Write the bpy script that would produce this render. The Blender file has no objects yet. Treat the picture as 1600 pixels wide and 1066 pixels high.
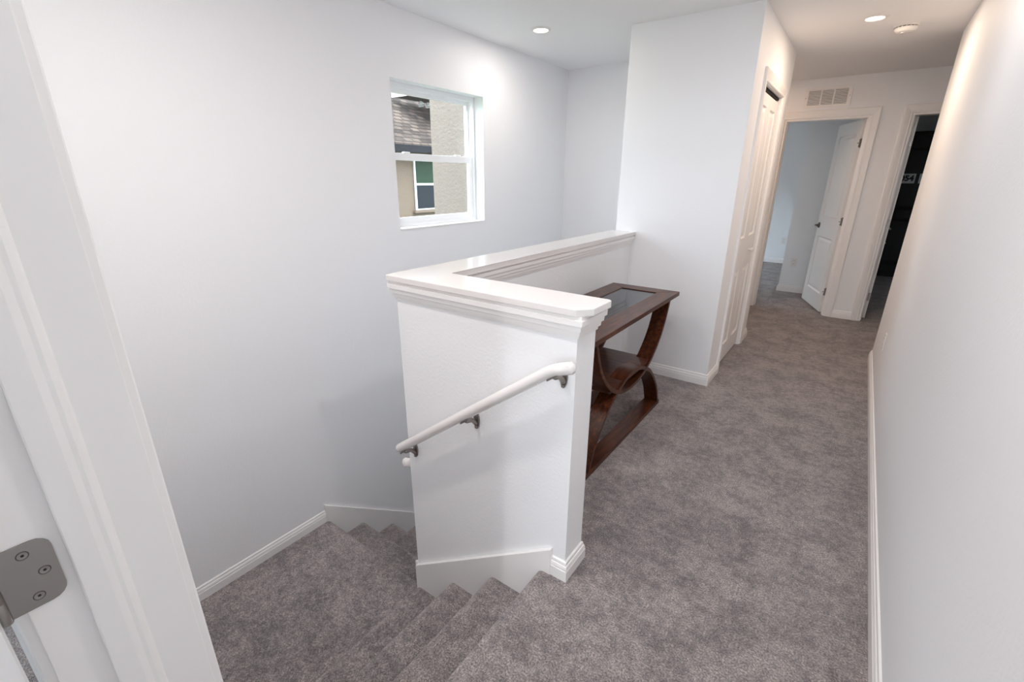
import bpy, bmesh, math, random
from mathutils import Vector, Matrix
random.seed(7)
PI = math.pi
scene = bpy.context.scene
COL = scene.collection

# ------------------------------------------------------------------ camera
YAW, PITCH, ROLL = 0.6276, -0.341, 0.0059
fw = Vector((-math.sin(YAW) * math.cos(PITCH), math.cos(YAW) * math.cos(PITCH), math.sin(PITCH)))
rt = Vector((math.cos(YAW), math.sin(YAW), 0))
up = rt.cross(fw)
rt2 = rt * math.cos(ROLL) + up * math.sin(ROLL)
up2 = -rt * math.sin(ROLL) + up * math.cos(ROLL)
cam = bpy.data.cameras.new('camera')
cam.sensor_fit = 'HORIZONTAL'
cam.sensor_width = 36.0
cam.lens = 719.255 / 1600 * 36.0
cam.clip_start = 0.02
cam.clip_end = 200
camo = bpy.data.objects.new('camera', cam)
M3 = Matrix((rt2, up2, -fw)).transposed()
camo.matrix_world = Matrix.Translation((0, 0, 1.4475)) @ M3.to_4x4()
COL.objects.link(camo)
scene.camera = camo

# ------------------------------------------------------------------ world / exposure
world = bpy.data.worlds.new('world')
scene.world = world
world.use_nodes = True
bg = world.node_tree.nodes['Background']
bg.inputs[0].default_value = (0.77, 0.87, 1.0, 1)
bg.inputs[1].default_value = 11.0
scene.view_settings.view_transform = 'Standard'
scene.view_settings.look = 'None'
scene.view_settings.gamma = 1.0
scene.view_settings.use_curve_mapping = False
scene.view_settings.exposure = 0.12
scene.cycles.max_bounces = 10
scene.cycles.diffuse_bounces = 7
scene.cycles.use_denoising = True
scene.cycles.caustics_reflective = False
scene.cycles.caustics_refractive = False
WARM = (1.0, 0.78, 0.60)
SOFT = (1.0, 0.92, 0.85)
FILL_TINT = (0.98, 0.98, 1.0)  # tint of the added fill downlights
LAMP_W = 20.0

# ------------------------------------------------------------------ measured layout (metres, camera above the origin)
XL, YB, ZC = -2.498, 4.331, 2.411            # stairwell outer wall, its back wall, ceiling
XB0, YBLK, XBH, YE1 = -1.4735, 3.37, -0.666, 4.80   # closet block
XR, YE2, YF = 0.3255, 4.758, 6.103           # hall wall, its end, far wall
XP0, YP0, YP1, XE = -1.4735, 1.22, 1.347, -0.632    # half wall
XPI = -1.346
ZCAP = 1.075
RISE, RUN, XN = 0.187, 0.2435, -0.742        # stairs: riser, going, top nosing
ZL, YLN = -0.748, 1.3375                     # landing level and its nosing
YW = 0.142                                   # doorway wall, stair side
YWR = -0.008                                 # doorway wall, room side
XJ, XJR = -0.705, 0.105                      # doorway jamb faces

# ------------------------------------------------------------------ materials
def new_mat(name, col, rough=0.5, metal=0.0):
    m = bpy.data.materials.new(name)
    m.use_nodes = True
    b = m.node_tree.nodes['Principled BSDF']
    b.inputs['Base Color'].default_value = (*col, 1)
    b.inputs['Roughness'].default_value = rough
    b.inputs['Metallic'].default_value = metal
    return m, m.node_tree, b

def add_bump(nt, b, scale, dist, strength=1.0, detail=2.0, rough=0.5):
    tc = nt.nodes.new('ShaderNodeTexCoord')
    n = nt.nodes.new('ShaderNodeTexNoise')
    n.inputs['Scale'].default_value = scale
    n.inputs['Detail'].default_value = detail
    n.inputs['Roughness'].default_value = rough
    bp = nt.nodes.new('ShaderNodeBump')
    bp.inputs['Strength'].default_value = strength
    bp.inputs['Distance'].default_value = dist
    nt.links.new(tc.outputs['Object'], n.inputs['Vector'])
    nt.links.new(n.outputs['Fac'], bp.inputs['Height'])
    nt.links.new(bp.outputs['Normal'], b.inputs['Normal'])
    return tc, n, bp

def ramp(nt, stops):
    r = nt.nodes.new('ShaderNodeValToRGB')
    els = r.color_ramp.elements
    els[0].position, els[0].color = stops[0][0], (*stops[0][1], 1)
    els[1].position, els[1].color = stops[-1][0], (*stops[-1][1], 1)
    for p, c in stops[1:-1]:
        e = els.new(p)
        e.color = (*c, 1)
    return r

M = {}
M['wall'], nt, b = new_mat('wall_paint', (0.875, 0.88, 0.895), 0.55)
add_bump(nt, b, 90, 0.0016, 0.5, 2.5)
M['ceiling'], nt, b = new_mat('ceiling_paint', (0.875, 0.875, 0.88), 0.7)
add_bump(nt, b, 42, 0.002, 0.5, 3)
M['trim'], nt, b = new_mat('trim_paint', (0.87, 0.85, 0.84), 0.32)
M['cap'], nt, b = new_mat('cap_paint', (0.77, 0.74, 0.725), 0.17)
M['door'], nt, b = new_mat('door_paint', (0.82, 0.80, 0.79), 0.35)
add_bump(nt, b, 30, 0.0004, 0.3)
M['vinyl'], nt, b = new_mat('window_vinyl', (0.88, 0.89, 0.90), 0.3)
M['nickel'], nt, b = new_mat('satin_nickel', (0.38, 0.36, 0.34), 0.36, 1.0)
M['bracket'], nt, b = new_mat('brushed_bracket_metal', (0.30, 0.27, 0.25), 0.32, 1.0)
M['bronze'], nt, b = new_mat('dark_bronze', (0.13, 0.11, 0.10), 0.4, 1.0)
M['chrome'], nt, b = new_mat('bright_nickel', (0.7, 0.69, 0.67), 0.2, 1.0)
M['dark'], nt, b = new_mat('dark_gap', (0.012, 0.011, 0.011), 0.8)
M['ventback'], nt, b = new_mat('vent_filter', (0.22, 0.21, 0.21), 0.8)
M['plastic'], nt, b = new_mat('white_plastic', (0.82, 0.80, 0.78), 0.4)
M['fascia'], nt, b = new_mat('dark_bronze_gutter', (0.010, 0.010, 0.012), 0.7)
M['soffit'], nt, b = new_mat('brown_soffit', (0.07, 0.058, 0.05), 0.6)
M['screen'], nt, b = new_mat('green_window_screen', (0.022, 0.045, 0.026), 0.8)
M['darkglass'], nt, b = new_mat('dark_window_glass', (0.008, 0.012, 0.017), 0.5)
M['black_lacquer'], nt, b = new_mat('black_lacquer', (0.004, 0.004, 0.005), 0.5)
M['plate'], nt, b = new_mat('plate_enamel', (0.55, 0.55, 0.54), 0.5)
M['ink'], nt, b = new_mat('plate_ink', (0.01, 0.01, 0.012), 0.6)
M['grass'], nt, b = new_mat('lawn', (0.08, 0.12, 0.04), 0.9)
M['pink'], nt, b = new_mat('tan_fascia', (0.42, 0.36, 0.33), 0.7)

for k_ in ('fascia', 'screen', 'darkglass', 'soffit'):
    M[k_].node_tree.nodes['Principled BSDF'].inputs['Specular IOR Level'].default_value = 0.12

# stucco
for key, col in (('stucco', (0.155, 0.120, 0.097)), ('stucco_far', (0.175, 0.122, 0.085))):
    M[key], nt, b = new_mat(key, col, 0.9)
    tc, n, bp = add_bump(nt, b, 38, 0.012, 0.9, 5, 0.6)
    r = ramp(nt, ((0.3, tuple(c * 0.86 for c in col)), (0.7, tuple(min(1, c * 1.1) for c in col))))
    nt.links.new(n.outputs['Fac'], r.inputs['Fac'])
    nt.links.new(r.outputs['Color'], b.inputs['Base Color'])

# shingles (far roof: courses of tabs with random tone)
M['shingle'], nt, b = new_mat('asphalt_shingle', (0.2, 0.16, 0.13), 0.95)
tc = nt.nodes.new('ShaderNodeTexCoord')
br = nt.nodes.new('ShaderNodeTexBrick')
br.inputs['Color1'].default_value = (0.12, 0.09, 0.072, 1)
br.inputs['Color2'].default_value = (0.04, 0.031, 0.027, 1)
br.inputs['Mortar'].default_value = (0.025, 0.02, 0.018, 1)
br.inputs['Scale'].default_value = 1.0
br.inputs['Mortar Size'].default_value = 0.012
br.inputs['Brick Width'].default_value = 0.20
br.inputs['Row Height'].default_value = 0.115
mp = nt.nodes.new('ShaderNodeMapping')
b.inputs['Specular IOR Level'].default_value = 0.05
mp.inputs['Rotation'].default_value = (0, 0, PI / 2)
nt.links.new(tc.outputs['Object'], mp.inputs['Vector'])
nt.links.new(mp.outputs['Vector'], br.inputs['Vector'])
nt.links.new(br.outputs['Color'], b.inputs['Base Color'])

# carpet
M['carpet'], nt, b = new_mat('carpet', (0.22, 0.19, 0.185), 1.0)
b.inputs['Specular IOR Level'].default_value = 0.05
b.inputs['Sheen Weight'].default_value = 0.5
b.inputs['Sheen Roughness'].default_value = 0.35
b.inputs['Sheen Tint'].default_value = (0.9, 0.86, 0.84, 1)
tc = nt.nodes.new('ShaderNodeTexCoord')
n1 = nt.nodes.new('ShaderNodeTexNoise'); n1.inputs['Scale'].default_value = 165; n1.inputs['Detail'].default_value = 3; n1.inputs['Roughness'].default_value = 0.75
n2 = nt.nodes.new('ShaderNodeTexNoise'); n2.inputs['Scale'].default_value = 6; n2.inputs['Detail'].default_value = 6; n2.inputs['Roughness'].default_value = 0.68; n2.inputs['Distortion'].default_value = 0.25
n3 = nt.nodes.new('ShaderNodeTexNoise'); n3.inputs['Scale'].default_value = 330; n3.inputs['Detail'].default_value = 1
for n in (n1, n2, n3):
    nt.links.new(tc.outputs['Object'], n.inputs['Vector'])
r1 = ramp(nt, ((0.33, (0.115, 0.096, 0.092)), (0.5, (0.31, 0.272, 0.264)), (0.66, (0.62, 0.555, 0.54))))
nt.links.new(n1.outputs['Fac'], r1.inputs['Fac'])
n4 = nt.nodes.new('ShaderNodeTexNoise'); n4.inputs['Scale'].default_value = 34; n4.inputs['Detail'].default_value = 3; n4.inputs['Roughness'].default_value = 0.6
nt.links.new(tc.outputs['Object'], n4.inputs['Vector'])
mm = nt.nodes.new('ShaderNodeMix'); mm.data_type = 'FLOAT'; mm.inputs['Factor'].default_value = 0.45
nt.links.new(n2.outputs['Fac'], mm.inputs['A']); nt.links.new(n4.outputs['Fac'], mm.inputs['B'])
r2 = ramp(nt, ((0.41, (0.66, 0.66, 0.67)), (0.585, (1.34, 1.32, 1.31))))
nt.links.new(mm.outputs['Result'], r2.inputs['Fac'])
mx = nt.nodes.new('ShaderNodeMix'); mx.data_type = 'RGBA'; mx.blend_type = 'MULTIPLY'; mx.inputs['Factor'].default_value = 1.0
nt.links.new(r1.outputs['Color'], mx.inputs['A']); nt.links.new(r2.outputs['Color'], mx.inputs['B'])
nt.links.new(mx.outputs['Result'], b.inputs['Base Color'])
ad = nt.nodes.new('ShaderNodeMath'); ad.operation = 'ADD'
nt.links.new(n1.outputs['Fac'], ad.inputs[0]); nt.links.new(n3.outputs['Fac'], ad.inputs[1])
bp = nt.nodes.new('ShaderNodeBump'); bp.inputs['Strength'].default_value = 0.8; bp.inputs['Distance'].default_value = 0.012
nt.links.new(ad.outputs[0], bp.inputs['Height']); nt.links.new(bp.outputs['Normal'], b.inputs['Normal'])

# dark cherry wood, grain along local y
def wood(name, rot):
    m, nt, b = new_mat(name, (0.06, 0.018, 0.01), 0.30)
    tc = nt.nodes.new('ShaderNodeTexCoord')
    mp = nt.nodes.new('ShaderNodeMapping'); mp.inputs['Scale'].default_value = rot
    n = nt.nodes.new('ShaderNodeTexNoise'); n.inputs['Scale'].default_value = 9; n.inputs['Detail'].default_value = 6; n.inputs['Roughness'].default_value = 0.65
    r = ramp(nt, ((0.3, (0.024, 0.0068, 0.0034)), (0.5, (0.062, 0.0175, 0.0072)), (0.72, (0.15, 0.046, 0.015))))
    nt.links.new(tc.outputs['Object'], mp.inputs['Vector']); nt.links.new(mp.outputs['Vector'], n.inputs['Vector'])
    nt.links.new(n.outputs['Fac'], r.inputs['Fac']); nt.links.new(r.outputs['Color'], b.inputs['Base Color'])
    b.inputs['Specular IOR Level'].default_value = 0.35
    return m
M['wood'] = wood('dark_cherry_wood', (6, 0.7, 6))
M['wood_x'] = wood('dark_cherry_wood_cross', (0.7, 6, 6))

M['table_glass'], nt, b = new_mat('tinted_table_glass', (0.10, 0.12, 0.15), 0.04)
b.inputs['Transmission Weight'].default_value = 0.85
b.inputs['IOR'].default_value = 1.5

# thin clear window pane
M['pane'] = bpy.data.materials.new('clear_pane'); M['pane'].use_nodes = True
nt = M['pane'].node_tree; nt.nodes.remove(nt.nodes['Principled BSDF'])
tr = nt.nodes.new('ShaderNodeBsdfTransparent'); tr.inputs[0].default_value = (0.94, 0.96, 0.95, 1)
gl = nt.nodes.new('ShaderNodeBsdfGlossy'); gl.inputs['Roughness'].default_value = 0.02
ms = nt.nodes.new('ShaderNodeMixShader'); ms.inputs[0].default_value = 0.04
nt.links.new(tr.outputs[0], ms.inputs[1]); nt.links.new(gl.outputs[0], ms.inputs[2])
nt.links.new(ms.outputs[0], nt.nodes['Material Output'].inputs['Surface'])

M['lens'] = bpy.data.materials.new('lamp_lens'); M['lens'].use_nodes = True
b = M['lens'].node_tree.nodes['Principled BSDF']
b.inputs['Base Color'].default_value = (0.9, 0.9, 0.88, 1)
b.inputs['Emission Color'].default_value = (1.0, 0.90, 0.78, 1)
b.inputs['Emission Strength'].default_value = 6.0

# ------------------------------------------------------------------ mesh helpers
def link(name, me, mat, parent=None):
    o = bpy.data.objects.new(name, me)
    COL.objects.link(o)
    if mat is not None:
        me.materials.append(M[mat] if isinstance(mat, str) else mat)
    if parent is not None:
        o.parent = parent
    return o

def from_bm(name, bm, mat, parent=None, smooth=False):
    bmesh.ops.recalc_face_normals(bm, faces=bm.faces)
    me = bpy.data.meshes.new(name)
    bm.to_mesh(me); bm.free()
    if smooth:
        for p in me.polygons: p.use_smooth = True
    return link(name, me, mat, parent)

def bm_box(bm, a, c):
    x0, x1 = sorted((a[0], c[0])); y0, y1 = sorted((a[1], c[1])); z0, z1 = sorted((a[2], c[2]))
    v = [bm.verts.new(p) for p in ((x0, y0, z0), (x1, y0, z0), (x1, y1, z0), (x0, y1, z0), (x0, y0, z1), (x1, y0, z1), (x1, y1, z1), (x0, y1, z1))]
    for f in ((0, 3, 2, 1), (4, 5, 6, 7), (0, 1, 5, 4), (1, 2, 6, 5), (2, 3, 7, 6), (3, 0, 4, 7)):
        bm.faces.new([v[i] for i in f])
    return v

def bevel(bm, w, seg=2):
    bmesh.ops.bevel(bm, geom=list(bm.edges), offset=w, segments=seg, affect='EDGES', profile=0.6)

def box(name, a, c, mat, parent=None, bev=0.0):
    bm = bmesh.new(); bm_box(bm, a, c)
    if bev: bevel(bm, bev)
    return from_bm(name, bm, mat, parent)

def boxes(name, lst, mat, parent=None):
    bm = bmesh.new()
    for a, c in lst: bm_box(bm, a, c)
    return from_bm(name, bm, mat, parent)

def prism(name, pts, depth, mat, parent=None, O=(0, 0, 0), U=(1, 0, 0), V=(0, 0, 1), N=(0, 1, 0), bev=0.0, smooth=False):
    """outline pts (u, v) extruded along N from 0 to depth"""
    O, U, V, N = map(Vector, (O, U, V, N))
    bm = bmesh.new()
    a = [bm.verts.new(O + U * u + V * v) for u, v in pts]
    c = [bm.verts.new(O + U * u + V * v + N * depth) for u, v in pts]
    bm.faces.new(a); bm.faces.new(list(reversed(c)))
    n = len(pts)
    for i in range(n):
        bm.faces.new((a[i], c[i], c[(i + 1) % n], a[(i + 1) % n]))
    if bev: bevel(bm, bev)
    o = from_bm(name, bm, mat, parent)
    return o

def sweep_bm(bm, path, prof, O=(0, 0, 0), U=(1, 0, 0), V=(0, 1, 0), N=(0, 0, 1), side=1, closed=False):
    """profile (a: offset to the right of the path in its plane, b: along N) swept along a 2D path with mitres"""
    O, U, V, N = map(Vector, (O, U, V, N))
    P = [Vector(p) for p in path]; n = len(P)
    rings = []
    for i in range(n):
        d0 = (P[i] - P[i - 1]).normalized() if (i > 0 or closed) else None
        d1 = (P[(i + 1) % n] - P[i]).normalized() if (i < n - 1 or closed) else None
        if d0 is None: d0 = d1
        if d1 is None: d1 = d0
        n0 = Vector((d0.y, -d0.x)) * side; n1 = Vector((d1.y, -d1.x)) * side
        m = n0 + n1
        m = m / max(1e-6, m.dot(n0)) if m.length > 1e-6 else n0
        rings.append([bm.verts.new(O + U * (P[i].x + m.x * a) + V * (P[i].y + m.y * a) + N * b) for a, b in prof])
    k = len(prof)
    for i in range(n if closed else n - 1):
        A, B = rings[i], rings[(i + 1) % n]
        for j in range(k):
            bm.faces.new((A[j], A[(j + 1) % k], B[(j + 1) % k], B[j]))
    if not closed:
        bm.faces.new(rings[0]); bm.faces.new(list(reversed(rings[-1])))

def sweep(name, path, prof, mat, parent=None, **kw):
    bm = bmesh.new(); sweep_bm(bm, path, prof, **kw)
    return from_bm(name, bm, mat, parent)

def tube_bm(bm, pts, r, seg=14, caps=True, rx=None):
    """tube along 3D points; rx: optional radius list"""
    P = [Vector(p) for p in pts]; n = len(P); rings = []
    ref = Vector((0, 0, 1))
    for i in range(n):
        d = (P[min(i + 1, n - 1)] - P[max(i - 1, 0)]).normalized()
        a = d.cross(ref)
        if a.length < 1e-3: a = d.cross(Vector((0, 1, 0)))
        a.normalize(); c = a.cross(d)
        rr = rx[i] if rx else r
        rings.append([bm.verts.new(P[i] + (a * math.cos(t) + c * math.sin(t)) * rr) for t in (2 * PI * k / seg for k in range(seg))])
    for i in range(n - 1):
        for k in range(seg):
            bm.faces.new((rings[i][k], rings[i][(k + 1) % seg], rings[i + 1][(k + 1) % seg], rings[i + 1][k]))
    if caps:
        bm.faces.new(rings[0]); bm.faces.new(list(reversed(rings[-1])))

def tube(name, pts, r, mat, parent=None, seg=14, rx=None):
    bm = bmesh.new(); tube_bm(bm, pts, r, seg, True, rx)
    return from_bm(name, bm, mat, parent, smooth=True)

def lathe(name, prof, mat, parent=None, O=(0, 0, 0), axis=(0, 0, 1), seg=32, smooth=True):
    """profile (radius, height along axis)"""
    A = Vector(axis).normalized(); ref = Vector((1, 0, 0)) if abs(A.x) < 0.9 else Vector((0, 1, 0))
    u = A.cross(ref).normalized(); v = A.cross(u); O = Vector(O)
    bm = bmesh.new(); rings = []
    for r, h in prof:
        if r < 1e-6: rings.append([bm.verts.new(O + A * h)])
        else: rings.append([bm.verts.new(O + A * h + (u * math.cos(t) + v * math.sin(t)) * r) for t in (2 * PI * k / seg for k in range(seg))])
    for a, c in zip(rings, rings[1:]):
        for k in range(seg):
            if len(a) == 1 and len(c) == 1: continue
            if len(a) == 1: bm.faces.new((a[0], c[k], c[(k + 1) % seg]))
            elif len(c) == 1: bm.faces.new((a[k], a[(k + 1) % seg], c[0]))
            else: bm.faces.new((a[k], a[(k + 1) % seg], c[(k + 1) % seg], c[k]))
    o = from_bm(name, bm, mat, parent, smooth)
    if smooth:
        md = o.modifiers.new('edge_split', 'EDGE_SPLIT'); md.split_angle = math.radians(35)
    return o

def struct(o, label=None, cat=None):
    o['kind'] = 'structure'
    if label: o['label'] = label
    if cat: o['category'] = cat
    return o

def tag(o, label, cat, group=None):
    o['label'] = label; o['category'] = cat
    if group: o['group'] = group
    return o

def empty(name, loc=(0, 0, 0), rz=0.0, parent=None):
    o = bpy.data.objects.new(name, None)
    COL.objects.link(o)
    o.location = loc; o.rotation_euler = (0, 0, rz)
    o.empty_display_size = 0.1
    if parent is not None: o.parent = parent
    return o

def wall_with_holes(name, axis, c0, c1, a0, a1, z0, z1, holes, label):
    """slab whose thickness runs along axis ('x' or 'y') from c0 to c1; holes are (a0, a1, z0, z1)"""
    As = sorted({a0, a1, *[h[0] for h in holes], *[h[1] for h in holes]})
    Zs = sorted({z0, z1, *[h[2] for h in holes], *[h[3] for h in holes]})
    As = [a for a in As if a0 <= a <= a1]; Zs = [z for z in Zs if z0 <= z <= z1]
    bm = bmesh.new()
    solid = lambda i, j: 0 <= i < len(As) - 1 and 0 <= j < len(Zs) - 1 and not any(h[0] <= (As[i] + As[i + 1]) / 2 <= h[1] and h[2] <= (Zs[j] + Zs[j + 1]) / 2 <= h[3] for h in holes)
    P = (lambda c, a, z: (c, a, z)) if axis == 'x' else (lambda c, a, z: (a, c, z))
    V = {}
    def v(c, a, z):
        k = (c, a, z)
        if k not in V: V[k] = bm.verts.new(P(c, a, z))
        return V[k]
    for i in range(len(As) - 1):
        for j in range(len(Zs) - 1):
            if not solid(i, j): continue
            p, q, r, s = As[i], As[i + 1], Zs[j], Zs[j + 1]
            for c in (c0, c1): bm.faces.new((v(c, p, r), v(c, q, r), v(c, q, s), v(c, p, s)))
            if not solid(i - 1, j): bm.faces.new((v(c0, p, r), v(c1, p, r), v(c1, p, s), v(c0, p, s)))
            if not solid(i + 1, j): bm.faces.new((v(c0, q, r), v(c1, q, r), v(c1, q, s), v(c0, q, s)))
            if not solid(i, j - 1): bm.faces.new((v(c0, p, r), v(c1, p, r), v(c1, q, r), v(c0, q, r)))
            if not solid(i, j + 1): bm.faces.new((v(c0, p, s), v(c1, p, s), v(c1, q, s), v(c0, q, s)))
    return struct(from_bm(name, bm, 'wall'), label, 'wall')

# ------------------------------------------------------------------ structure: walls
ZB = -3.0
WY0, WY1, WZ0, WZ1 = 2.146, 3.046, 1.103, 2.028     # stair window opening
XWO = XL - 0.16
wall_with_holes('wall_left', 'x', XWO, XL, YWR, YB, ZB, ZC, [(WY0, WY1, WZ0, WZ1)], 'tall off-white stairwell wall with the window in it')
struct(box('wall_back', (XWO, YB, ZB), (XB0, YB + 0.12, ZC), 'wall'), 'off-white wall at the far end of the stairwell', 'wall')
# closet block
wall_with_holes('wall_closet', 'x', XBH - 0.12, XBH, YBLK + 0.12, YE1, 0, ZC, [(3.72, 4.50, -1, 2.045)], 'warm lit hall side of the closet block around the bifold door')
struct(box('wall_closet_front', (XB0, YBLK, ZB), (XBH, YBLK + 0.12, ZC), 'wall'), 'off-white closet end wall where the half wall meets it', 'wall')
struct(box('wall_closet_back', (XB0, YE1 - 0.12, 0), (XBH - 0.12, YE1, ZC), 'wall'), 'rear wall of the closet block', 'wall')
struct(box('wall_closet_side', (XB0, YBLK + 0.12, ZB), (XB0 + 0.12, YE1 - 0.12, ZC), 'wall'), 'stairwell side wall of the closet block', 'wall')
# hall wall and the cross hall
struct(box('wall_right', (XR, YW, 0), (XR + 0.12, YE2, ZC), 'wall'), 'long white hall wall close by with baseboard', 'wall')
struct(box('wall_hall_end', (XR + 0.12, YE2 - 0.12, 0), (1.72, YE2, ZC), 'wall'), 'return wall beyond the end of the hall wall', 'wall')
struct(box('wall_hall_side', (1.6, YE2, 0), (1.72, YF, ZC), 'wall'), 'end wall of the cross hall', 'wall')
struct(box('wall_hall_side.001', (-1.72, YE1, 0), (-1.6, YF, ZC), 'wall'), 'end wall of the cross hall behind the closet', 'wall')
D1L, D1R, D2L, D2R, DH = -0.83, -0.098, 0.228, 0.98, 2.04
wall_with_holes('wall_far', 'y', YF, YF + 0.12, -3.3, 3.2, 0, ZC, [(D1L, D1R, -1, DH), (D2L, D2R, -1, DH)], 'dim tan looking wall at the hall end with two doorways')
# bedroom beyond the first doorway
struct(box('wall_bedroom_near', (-0.70, 7.2, 0), (0.11, 7.32, ZC), 'wall'), 'grey shaded wall seen through the open door of the far bedroom', 'wall')
struct(box('wall_bedroom_side', (-0.70, 7.32, 0), (-0.58, 9.72, ZC), 'wall'), 'side wall of the far bedroom', 'wall')
struct(box('wall_bedroom_back', (-3.3, 9.72, 0), (-0.58, 9.84, ZC), 'wall'), 'lavender lit back wall of the far bedroom', 'wall')
struct(box('wall_bedroom_partition', (0.11, YF + 0.12, 0), (0.20, 10.0, ZC), 'wall'), 'partition between the two far rooms', 'wall')
wall_with_holes('wall_bedroom_outer', 'x', -3.42, -3.3, YF, 9.84, 0, ZC, [(6.9, 9.5, 0.5, 2.25)], 'outer wall of the far bedroom with its window')
# second far room
struct(box('wall_study_back', (0.20, 9.9, 0), (3.2, 10.0, ZC), 'wall'), 'back wall of the dark room behind the second doorway', 'wall')
wall_with_holes('wall_study_side', 'x', 3.2, 3.3, YF, 10.0, 0, ZC, [(7.4, 7.9, 1.2, 2.0)], 'side wall of the dark room behind the second doorway')
# doorway wall and the room behind the camera
wall_with_holes('wall_doorway', 'y', YWR, YW, XL, 1.72, ZB, ZC, [(XJ - 0.018, XJR + 0.018, 0.0, 2.06)], 'wall of the doorway that the camera looks out of')
struct(box('wall_room_side', (XL - 0.12, -3.4, 0), (XL, YWR, ZC), 'wall'), 'side wall of the room with the near doorway', 'wall')
wall_with_holes('wall_room_side.001', 'x', 1.6, 1.72, -3.4, YWR, 0, ZC, [], 'plain side wall of the room with the near doorway')
wall_with_holes('wall_room_back', 'y', -3.52, -3.4, XL - 0.12, 1.72, 0, ZC, [(-1.2, 0.3, 0.7, 2.15)], 'back wall of the room with the near doorway, cut for its added window')

# ceiling (one level)
struct(boxes('ceiling', [((XL - 0.16, -3.52, ZC), (3.3, 10.0, ZC + 0.1)), ((-3.42, YF, ZC), (XL - 0.16, 9.84, ZC + 0.1))], 'ceiling'), 'smooth white ceiling over hall and stairwell', 'ceiling')

# half wall with its cap
hw = prism('wall_half', [(XP0, YP0), (XE, YP0), (XE, YP1), (XPI, YP1), (XPI, YBLK), (XP0, YBLK)], ZCAP - 0.02 - ZB, 'wall', O=(0, 0, ZB), U=(1, 0, 0), V=(0, 1, 0), N=(0, 0, 1))
struct(hw, 'L-shaped white half wall around the stairwell', 'wall')
CL, CF, CE, CB, CR = -1.507, 1.190, -0.589, 1.371, -1.311
cap = prism('cap_board', [(CL, CF + 0.01), (CL + 0.01, CF), (CE - 0.038, CF), (CE, CF + 0.045), (CE, CB - 0.012), (CE - 0.012, CB), (CR, CB), (CR, YBLK), (CL, YBLK)], 0.024, 'cap', hw, O=(0, 0, ZCAP - 0.024), U=(1, 0, 0), V=(0, 1, 0), N=(0, 0, 1), bev=0.003)
BED = [(0, -0.078), (0.005, -0.078), (0.006, -0.066), (0.0115, -0.0655), (0.0125, -0.054), (0.0135, -0.0495), (0.0185, -0.0485), (0.0195, -0.036), (0.0205, -0.031), (0.0255, -0.030), (0.0262, -0.012), (0.0205, -0.011), (0.0205, 0), (0, 0)]
sweep('bed_molding', [(XP0, YBLK), (XP0, YP0), (XE, YP0), (XE, YP1), (XPI, YP1), (XPI, YBLK)], BED, 'trim', hw, O=(0, 0, ZCAP - 0.024), side=1)

# ------------------------------------------------------------------ floors and stairs
def nose_profile(back, nose, z, below, r=0.030):
    """(u, z) outline of a carpeted tread: top from back to the rounded nosing, tucked riser, down to 'below'; nose at smaller u"""
    pts = [(back, z), (nose + r, z)]
    for k in range(1, 7):
        t = PI / 2 + PI * 0.58 * k / 6
        pts.append((nose + r + r * math.cos(t), z - r + r * math.sin(t)))
    pts += [(nose + 0.016, z - 0.062), (nose + 0.022, z - 0.08), (nose + 0.022, below), (back, below)]
    return pts

XSK0 = XE - 0.03
bm = bmesh.new()
bm_box(bm, (-3.3, YF - 0.02, -0.15), (3.2, 10.0, 0.0))
bm_box(bm, (-1.72, YE1 - 0.13, -0.15), (1.72, YF - 0.02, 0.0))
bm_box(bm, (XPI - 0.06, YP1 - 0.06, -0.15), (XR + 0.06, YE1 - 0.13, 0.0))
bm_box(bm, (XN + 0.20, YWR + 0.05, -0.15), (XR + 0.06, YP1 - 0.06, 0.0))
bm_box(bm, (XSK0, YP0 - 0.001, -0.15), (XN + 0.20, YP1 - 0.06, 0.0))
bm_box(bm, (XL - 0.06, -3.46, -0.15), (1.66, YWR + 0.05, 0.0))
fl = from_bm('floor', bm, 'carpet')
struct(fl, 'taupe grey carpet of the upper hall', 'floor')
prism('stair_nosing', nose_profile(XN + 0.20, XN, 0.0, -RISE - 0.02), YP0 - YW, 'carpet', fl, O=(0, YW, 0))

YSK = YP0 - 0.018    # skirt board face
st = empty('staircase', (XN, YW, -4 * RISE))
tag(st, 'short carpeted flight of three steps from the hall down to the landing', 'staircase')
def shift(o, root):      # keep world place when parenting to a moved root
    o.parent = root; o.matrix_parent_inverse = Matrix.Translation(root.location).inverted(); return o
for k in (1, 2, 3):
    x = XN - RUN * k
    shift(prism('step', nose_profile(x + RUN + 0.022, x, -RISE * k, -RISE * (k + 1) - 0.02), YP0 - YW, 'carpet', None, O=(0, YW, 0)), st)
struct(prism('floor_landing', [(-2.53, YW - 0.05), (XN - 3 * RUN + 0.03, YW - 0.05), (XN - 3 * RUN + 0.03, YLN - 0.14), (-2.53, YLN - 0.14)], 0.15, 'carpet', O=(0, 0, ZL - 0.15), U=(1, 0, 0), V=(0, 1, 0), N=(0, 0, 1)), 'square carpeted stair landing below the window wall', 'floor')
ln = bpy.data.objects['floor_landing']
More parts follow.
